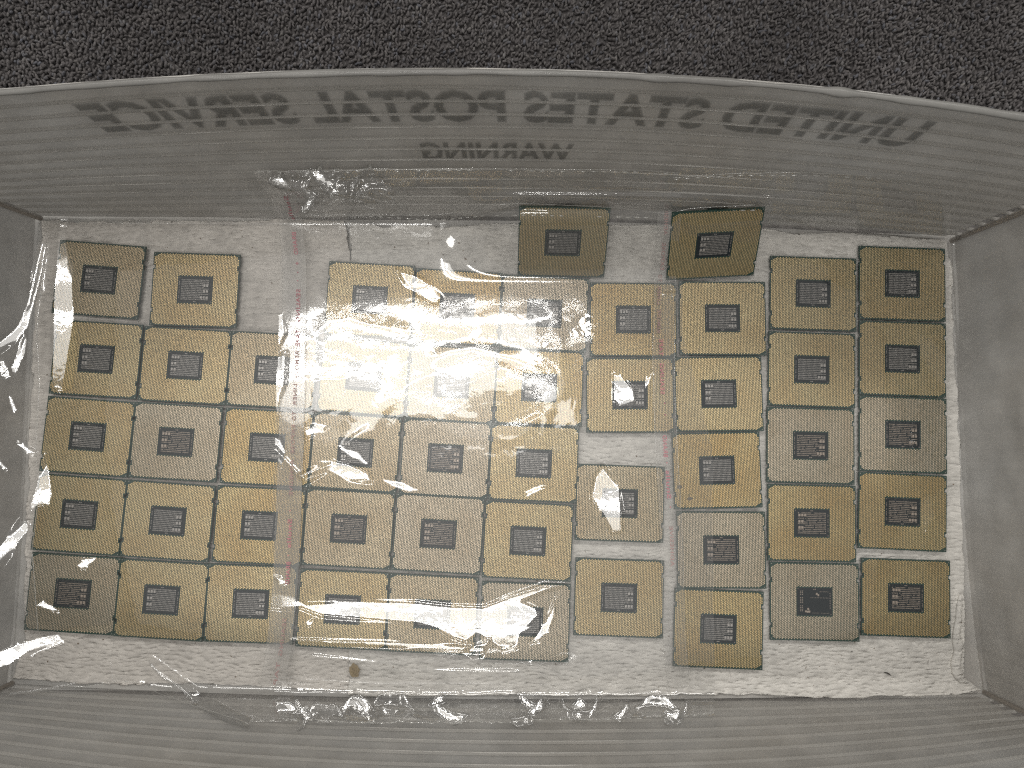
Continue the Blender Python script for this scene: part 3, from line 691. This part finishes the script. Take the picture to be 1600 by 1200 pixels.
bag2 = dict(z=7.4, seed=101, ext=(-165, 126, -205, 212), step=.6,
  outline=[(394,266),(1064,270),(1066,520),(1112,700),(1116,1118),(900,1124),(700,1128),(460,1130),(428,1110),(425,800),(440,345)],
  zones=[([(455,488),(600,478),(700,520),(905,500),(915,560),(868,640),(850,700),(560,720),(470,740),(455,640)], 26, .22, 46),
         ([(412,922),(560,938),(755,948),(842,950),(825,985),(785,1018),(600,970),(412,948)], 10, .16, 22),
         ([(400,1078),(1120,1078),(1120,1135),(400,1135)], 10, 1.0, 16), ([(405,262),(610,262),(610,325),(405,325)], 10, 1.0, 14)],
  facets=[([(412,922),(450,930),(480,944),(520,942),(560,938),(650,940),(700,946),(755,948),(800,930),(850,913),(882,914),(850,924),(815,938),(838,948),(842,962),(825,978),(812,992),(808,1012),(785,1018),(765,1002),(745,990),(728,1004),(706,996),(680,982),(655,974),(600,970),(545,966),(500,962),(470,950),(440,952),(412,948)], 5, L2c),
          ([(868,935),(866,965),(856,988),(842,1002),(828,1004),(838,990),(852,970)], 4, L2c), ([(455,998),(600,1001),(745,1011),(800,1013),(745,1019),(600,1010),(455,1004)], 3, L2c),
          ([(490,1023),(560,1031),(625,1039),(812,1042),(812,1046),(620,1045),(555,1037),(490,1028)], 3, L2c), ([(720,1022),(745,1006),(765,1000),(752,1028),(740,1034)], 4, L2c),
          ([(806,1044),(818,1036),(832,1034),(838,1050),(824,1060)], 3, L2c), ([(428,900),(440,903),(452,912),(440,914)], 3, L2c), ([(478,972),(492,968),(488,978),(480,980)], 3, L2c),
          ([(942,727),(955,745),(968,765),(971,800),(970,830),(955,832),(940,800),(925,780),(925,770),(930,745)], 5, L1c),
          ([(622,422),(650,430),(675,448),(690,465),(680,475),(655,462),(635,445)], 5, L1c),
          ([(425,495),(440,490),(446,520),(434,545),(426,530)], 4, L1c), ([(426,560),(447,552),(444,600),(430,632),(424,600)], 6, L1c),
          ([(420,678),(438,686),(446,704),(440,730),(430,712)], 4, L1c), ([(530,700),(560,705),(572,722),(548,716)], 4, L1c),
          ([(468,742),(515,718),(545,724),(575,738),(580,752),(545,750),(512,736),(478,754)], 5, L1c), ([(600,748),(630,752),(652,764),(640,770),(612,760)], 4, L1c),
          ([(818,768),(835,759),(852,763),(838,771),(824,773)], 4, L1c), ([(958,582),(972,588),(990,608),(993,628),(975,634),(958,626)], 4, L1c),
          ([(475,672),(500,660),(512,664),(498,678),(478,684)], 4, L1c), ([(1012,590),(1020,584),(1014,602),(1008,606)], 3, L1c)]
         +swirls(5, 13, 600, 1095, 1093, 1118, L1c)+swirls(6, 7, 440, 600, 1093, 1116, L1c)+swirls(7, 12, 415, 590, 276, 320, L1c),
  ridges=[([(650,572),(700,552),(740,546),(790,560),(840,578),(870,566)], 13, .2), ([(490,524),(515,502),(545,498),(600,510),(660,524)], 12, .2),
          ([(545,700),(575,672),(590,640),(640,600),(700,575)], 14, .16), ([(410,1066),(440,1060),(600,1070),(840,1070)], 2.2, .3), ([(420,690),(470,745),(520,724)], 3, .4)],
  edges=[[(396,268),(700,264),(1000,266),(1062,270)], [(442,335),(700,333),(1060,336)], [(425,1122),(560,1127),(800,1126),(1000,1118),(1116,1114)], [(396,268),(412,300),(428,340)]],
  seals=[[(398,270),(700,266),(1000,269),(1060,272)], [(560,336),(800,337),(1050,341)], [(440,1125),(700,1129),(1000,1121),(1110,1116)]])
r2 = build_bag(bag2, 'crumpled clear plastic bag with bright glare covering the middle columns of processors')
RW, GW = M_RED, M_GREYP
bag2b = dict(z=6.6, seed=151, ext=(-165, 126, -205, 135), step=1.0,
  outline=[(445,352),(1046,352),(1046,1060),(430,1060)],
  zones=[([(455,500),(905,490),(900,690),(470,700)], 40, .45, 60), ([(408,915),(900,900),(890,1050),(420,1040)], 30, .45, 50)],
  facets=[], ridges=[], edges=[], seals=[])
build_bag(bag2b, None, r2, 'back_film', M_FILM2)
strip(bag2, r2, [(430,270),(440,300),(451,345),(461,400),(460,500),(458,620),(455,700),(451,800),(447,900),(438,1000),(424,1085)], 7.2,
  [('Snulls',304,346,RW,2), ('BRAND',365,398,RW,1.5), ('*',408,414,RW,2), ('.',424,427,RW,2), ('.',437,440,RW,2), ('SEALING',452,503,RW,2.3), ('TAPE',515,541,RW,2.3), ('REMOVE',549,592,GW,2),
   ('LINER',600,634,GW,1.2), ('TO',643,657,GW,1), ('EXPOSE',664,709,GW,1), ('ADHESIVE',718,774,GW,1), ('.',796,799,RW,1), ('Snulls',811,856,RW,1), ('.',866,869,RW,1),
   ('BRAND',878,913,RW,1.2), ('SEALING',966,1024,GW,1.5), ('TAPE',1034,1080,GW,1.2)], -1, 'milky adhesive strip with pink lettering')
bag1 = dict(z=7.0, seed=201, ext=(-400, -118, -190, 150), step=.8,
  outline=[(62,345),(440,338),(470,344),(474,600),(468,900),(450,1127),(385,1128),(330,1112),(270,1090),(225,1068),(185,1064),(110,1074),(14,1086),(36,1000),(46,700),(54,500)],
  zones=[([(70,340),(130,340),(125,620),(60,620)], 10, .04, 22), ([(160,1000),(260,1000),(400,1130),(200,1090)], 12, .8, 16)],
  facets=[([(93,352),(106,352),(112,440),(116,500),(117,545),(109,605),(96,612),(80,600),(82,545),(84,470),(90,400)], 4, L1c),
          ([(73,712),(78,745),(82,772),(78,788),(62,792),(50,802),(49,786),(58,752)], 4, L1c), ([(118,884),(132,872),(152,868),(148,878),(128,892)], 3.5, L1c),
          ([(52,946),(66,938),(82,944),(96,958),(72,954)], 3.5, L1c), ([(70,378),(56,430),(44,480),(26,512),(6,530),(0,544),(30,528),(50,500),(60,450)], 5, L1c),
          ([(30,524),(40,520),(40,545),(22,585),(8,580),(24,560)], 4, L1c), ([(0,860),(20,832),(36,812),(43,822),(38,842),(12,868),(0,880)], 5, L1c),
          ([(0,1018),(60,998),(120,986),(162,984),(120,995),(60,1014),(0,1036)], 4.5, L2c), ([(236,1030),(262,1046),(310,1082),(350,1108),(388,1126),(340,1110),(290,1080),(250,1050)], 4, L2c),
          ([(20,688),(30,690),(56,708),(48,712),(26,700)], 3, L1c), ([(-60,1052),(0,1014),(60,995),(115,984),(168,980),(120,1003),(60,1022),(0,1046),(-60,1084)], 4.5, L1c), ([(96,335),(108,338),(106,352),(92,350)], 3, L1c)],
  ridges=[([(70,345),(60,450),(0,560)], 8, 1.0), ([(30,690),(55,705),(80,714)], 3, .5),
          ([(0,1098),(60,1084),(120,1070)], 3, .5)],
  edges=[[(66,346),(300,345),(440,338)], [(14,1086),(110,1074),(185,1064),(225,1068),(270,1090),(330,1112),(385,1128),(440,1128)], [(178,1000),(172,1030),(176,1064)]],
  seals=[[(66,349),(300,348),(430,341)], [(390,1126),(448,1128)]],
  folds=[([(236,1029),(285,1070),(340,1110),(388,1127)], .5, 1.3), ([(250,1040),(300,1090),(388,1128)], .4, .5), ([(14,1086),(70,1078),(120,1066)], .5, .4)])
r1 = build_bag(bag1, 'clear plastic bag spread over the left columns and up the left end wall')
def loose_base(a, b):
    s_ = np.asarray(a, float); e = np.maximum(-262-s_, 0)
    return np.stack([s_, np.asarray(b, float), 38+.04*(-262-s_)+5*np.exp(-((s_+255)/9)**2)*0+0*e], -1)
bag1b = dict(z=0, base=loose_base, seed=251, ext=(-300, -225, -160, 140), step=.7,
  outline=[(-60,380),(40,385),(72,378),(66,430),(58,520),(62,600),(56,700),(60,780),(50,860),(60,985),(66,1000),(0,1050),(-60,1060)],
  zones=[([(-60,420),(64,420),(60,1000),(-60,1000)], 14, .15, 40)],
  facets=[([(70,384),(58,430),(46,478),(28,508),(8,528),(0,534),(0,550),(22,536),(44,512),(54,470),(64,430)], 5, L1c),
          ([(38,522),(42,528),(40,552),(28,578),(12,592),(4,588),(18,572),(30,550)], 4, L1c), ([(0,560),(14,574),(18,590),(8,594),(0,588)], 3, L1c),
          ([(-10,862),(14,836),(34,812),(42,818),(42,832),(22,858),(0,884),(-10,890)], 6, L1c), ([(12,618),(20,622),(28,640),(24,646),(16,634)], 3, L1c),
          ([(24,690),(34,692),(56,706),(52,712),(40,706),(28,698)], 3, L1c), ([(-10,712),(4,722),(14,732),(12,736),(0,730),(-10,722)], 3, L1c),
          ([(-60,1052),(0,1014),(60,995),(115,984),(168,980),(120,1003),(60,1022),(0,1046),(-60,1084)], 4.5, L1c)],
  ridges=[], edges=[[(72,380),(66,430),(58,520),(62,600),(56,700),(60,780),(50,860),(60,985)]], seals=[])
build_bag(bag1b, None, r1, 'loose_fold')
bag3 = dict(z=8.2, seed=301, ext=(88, 345, -160, 215), step=1.0,
  outline=[(1034,262),(1400,276),(1700,292),(1690,330),(1600,338),(1490,378),(1492,540),(1500,700),(1508,868),(1532,1078),(1400,1062),(1200,1060),(1060,1062),(1046,700),(1034,500)],
  zones=[([(1425,500),(1482,500),(1485,860),(1430,860)], 14, .5, 18), ([(1100,262),(1200,262),(1200,350),(1000,350)], 20, .8, 40)],
  facets=[([(1432,532),(1456,530),(1480,556),(1480,604),(1462,590),(1448,566),(1438,560)], 12, L1c+np.array([700,0,0])), ([(1436,782),(1450,776),(1462,806),(1448,828),(1438,812)], 8, L1c+np.array([650,0,0]))],
  ridges=[([(1034,460),(1060,458)], 2, .5)],
  edges=[[(1034,264),(1250,268),(1400,276),(1600,288),(1700,292)], [(1506,866),(1514,930),(1524,1010),(1533,1078)], [(1050,466),(1050,330)], [(1034,335),(1180,322)]],
  seals=[[(1034,267),(1250,272),(1400,279),(1600,290),(1690,295)], [(1034,338),(1190,330)]])
r3 = build_bag(bag3, 'nearly invisible clear plastic bag over the right columns, rising up the back wall', mat=M_FILM3)
strip(bag3, r3, [(1046,330),(1041,400),(1039,450),(1036,560),(1039,660),(1045,760),(1050,850),(1053,1000),(1062,1085)], 6.4,
  [('ADHESIVE',366,322,GW,-1.5), ('EXPOSE',420,378,GW,-2), ('TO',440,428,GW,-3), ('LINER',476,446,GW,-3.5), ('REMOVE',520,484,GW,-3.2), ('TAPE',556,530,RW,-1.5), ('SEALING',616,568,RW,-1),
   ('.',632,629,RW,0), ('.',650,647,RW,0), ('BRAND',714,680,RW,-.8), ('.',725,722,RW,-.5), ('Snulls',779,735,RW,-.2), ('.',794,791,RW,0), ('ADHESIVE',885,822,GW,0)], 1, 'narrow milky adhesive strip with pink lettering', M_STRIP2)

# ---------------------------------------------------------------- debris
def fleck(name, x, y, ln, wd, ang, mat, label, cat, z=2.6):
    p = px(x, y, z); t = np.linspace(-1,1,9); a = math.radians(ang); mb = MB()
    P = np.stack([p[0]+ln/2*t*math.cos(a)+.12*ln*t*t*math.sin(a), p[1]+ln/2*t*math.sin(a)-.1*ln*t*t*math.cos(a), z+.1*t], 1)
    c = P.mean(0); mb.tube(P-c, [wd*(.35+.65*(1-abs(q)**2)) for q in t], 6, .5); o = mb.build(name, mat, None, True); o.location = tuple(c*S)
    return tag(o, label, cat)
fleck('dark_splinter', 1387, 1052, 4.2, .42, -25, plain('dark_debris', (.02,.015,.012), .7), 'dark splinter lying on the towel below the two rightmost columns', 'splinter')
fleck('pale_fibre', 1450, 1035, 4.0, .12, 80, plain('grey_fibre', (.2,.18,.16), .8), 'thin grey fibre on the towel in the lower right corner', 'fibre')
fleck('dark_crumb', 1331, 1018, .9, .3, 30, plain('dark_crumb', (.03,.02,.015), .8), 'tiny dark crumb under the processor with the empty component area', 'crumb')
mb = MB(); P0 = px(554, 1048, 3.4); rs2 = np.random.RandomState(2)
out = [(3.3*math.cos(t)*(1+.12*rs2.randn()), 4.0*math.sin(t)*(1+.1*rs2.randn())) for t in np.linspace(0, 2*math.pi, 18)[:-1]]
mb.prism(out, -.15, .15)
for i in range(4): mb.tube([(-1.8+i*1.1, 2.6-i*.3, .2), (-1.2+i*1.1, 0, .3), (.2+i*.7, -2.9, .2)], .22, 5)
o = mb.build('tan_scrap', plain('tan_scrap', (.30,.23,.13), .8), None, False); o.location = tuple(P0*S); tag(o, 'small tan scrap under the film below the fourth column', 'scrap')
for (x, y, lab) in ((1062, 761, 'round grey smudge, the upper of two on a gold processor'), (1078, 779, 'round grey smudge, the lower of two on a gold processor')):
    mb = MB(); mb.prism([(1.5*math.cos(t)*(1+.25*rs2.randn()*.5), 1.2*math.sin(t)) for t in np.linspace(0, 2*math.pi, 11)[:-1]], 0, .12)
    o = mb.build('grey_smudge', plain('grey_smudge', (.16,.14,.11), .8), None); o.location = tuple(px(x, y, 5.5)*S); tag(o, lab, 'smudge')
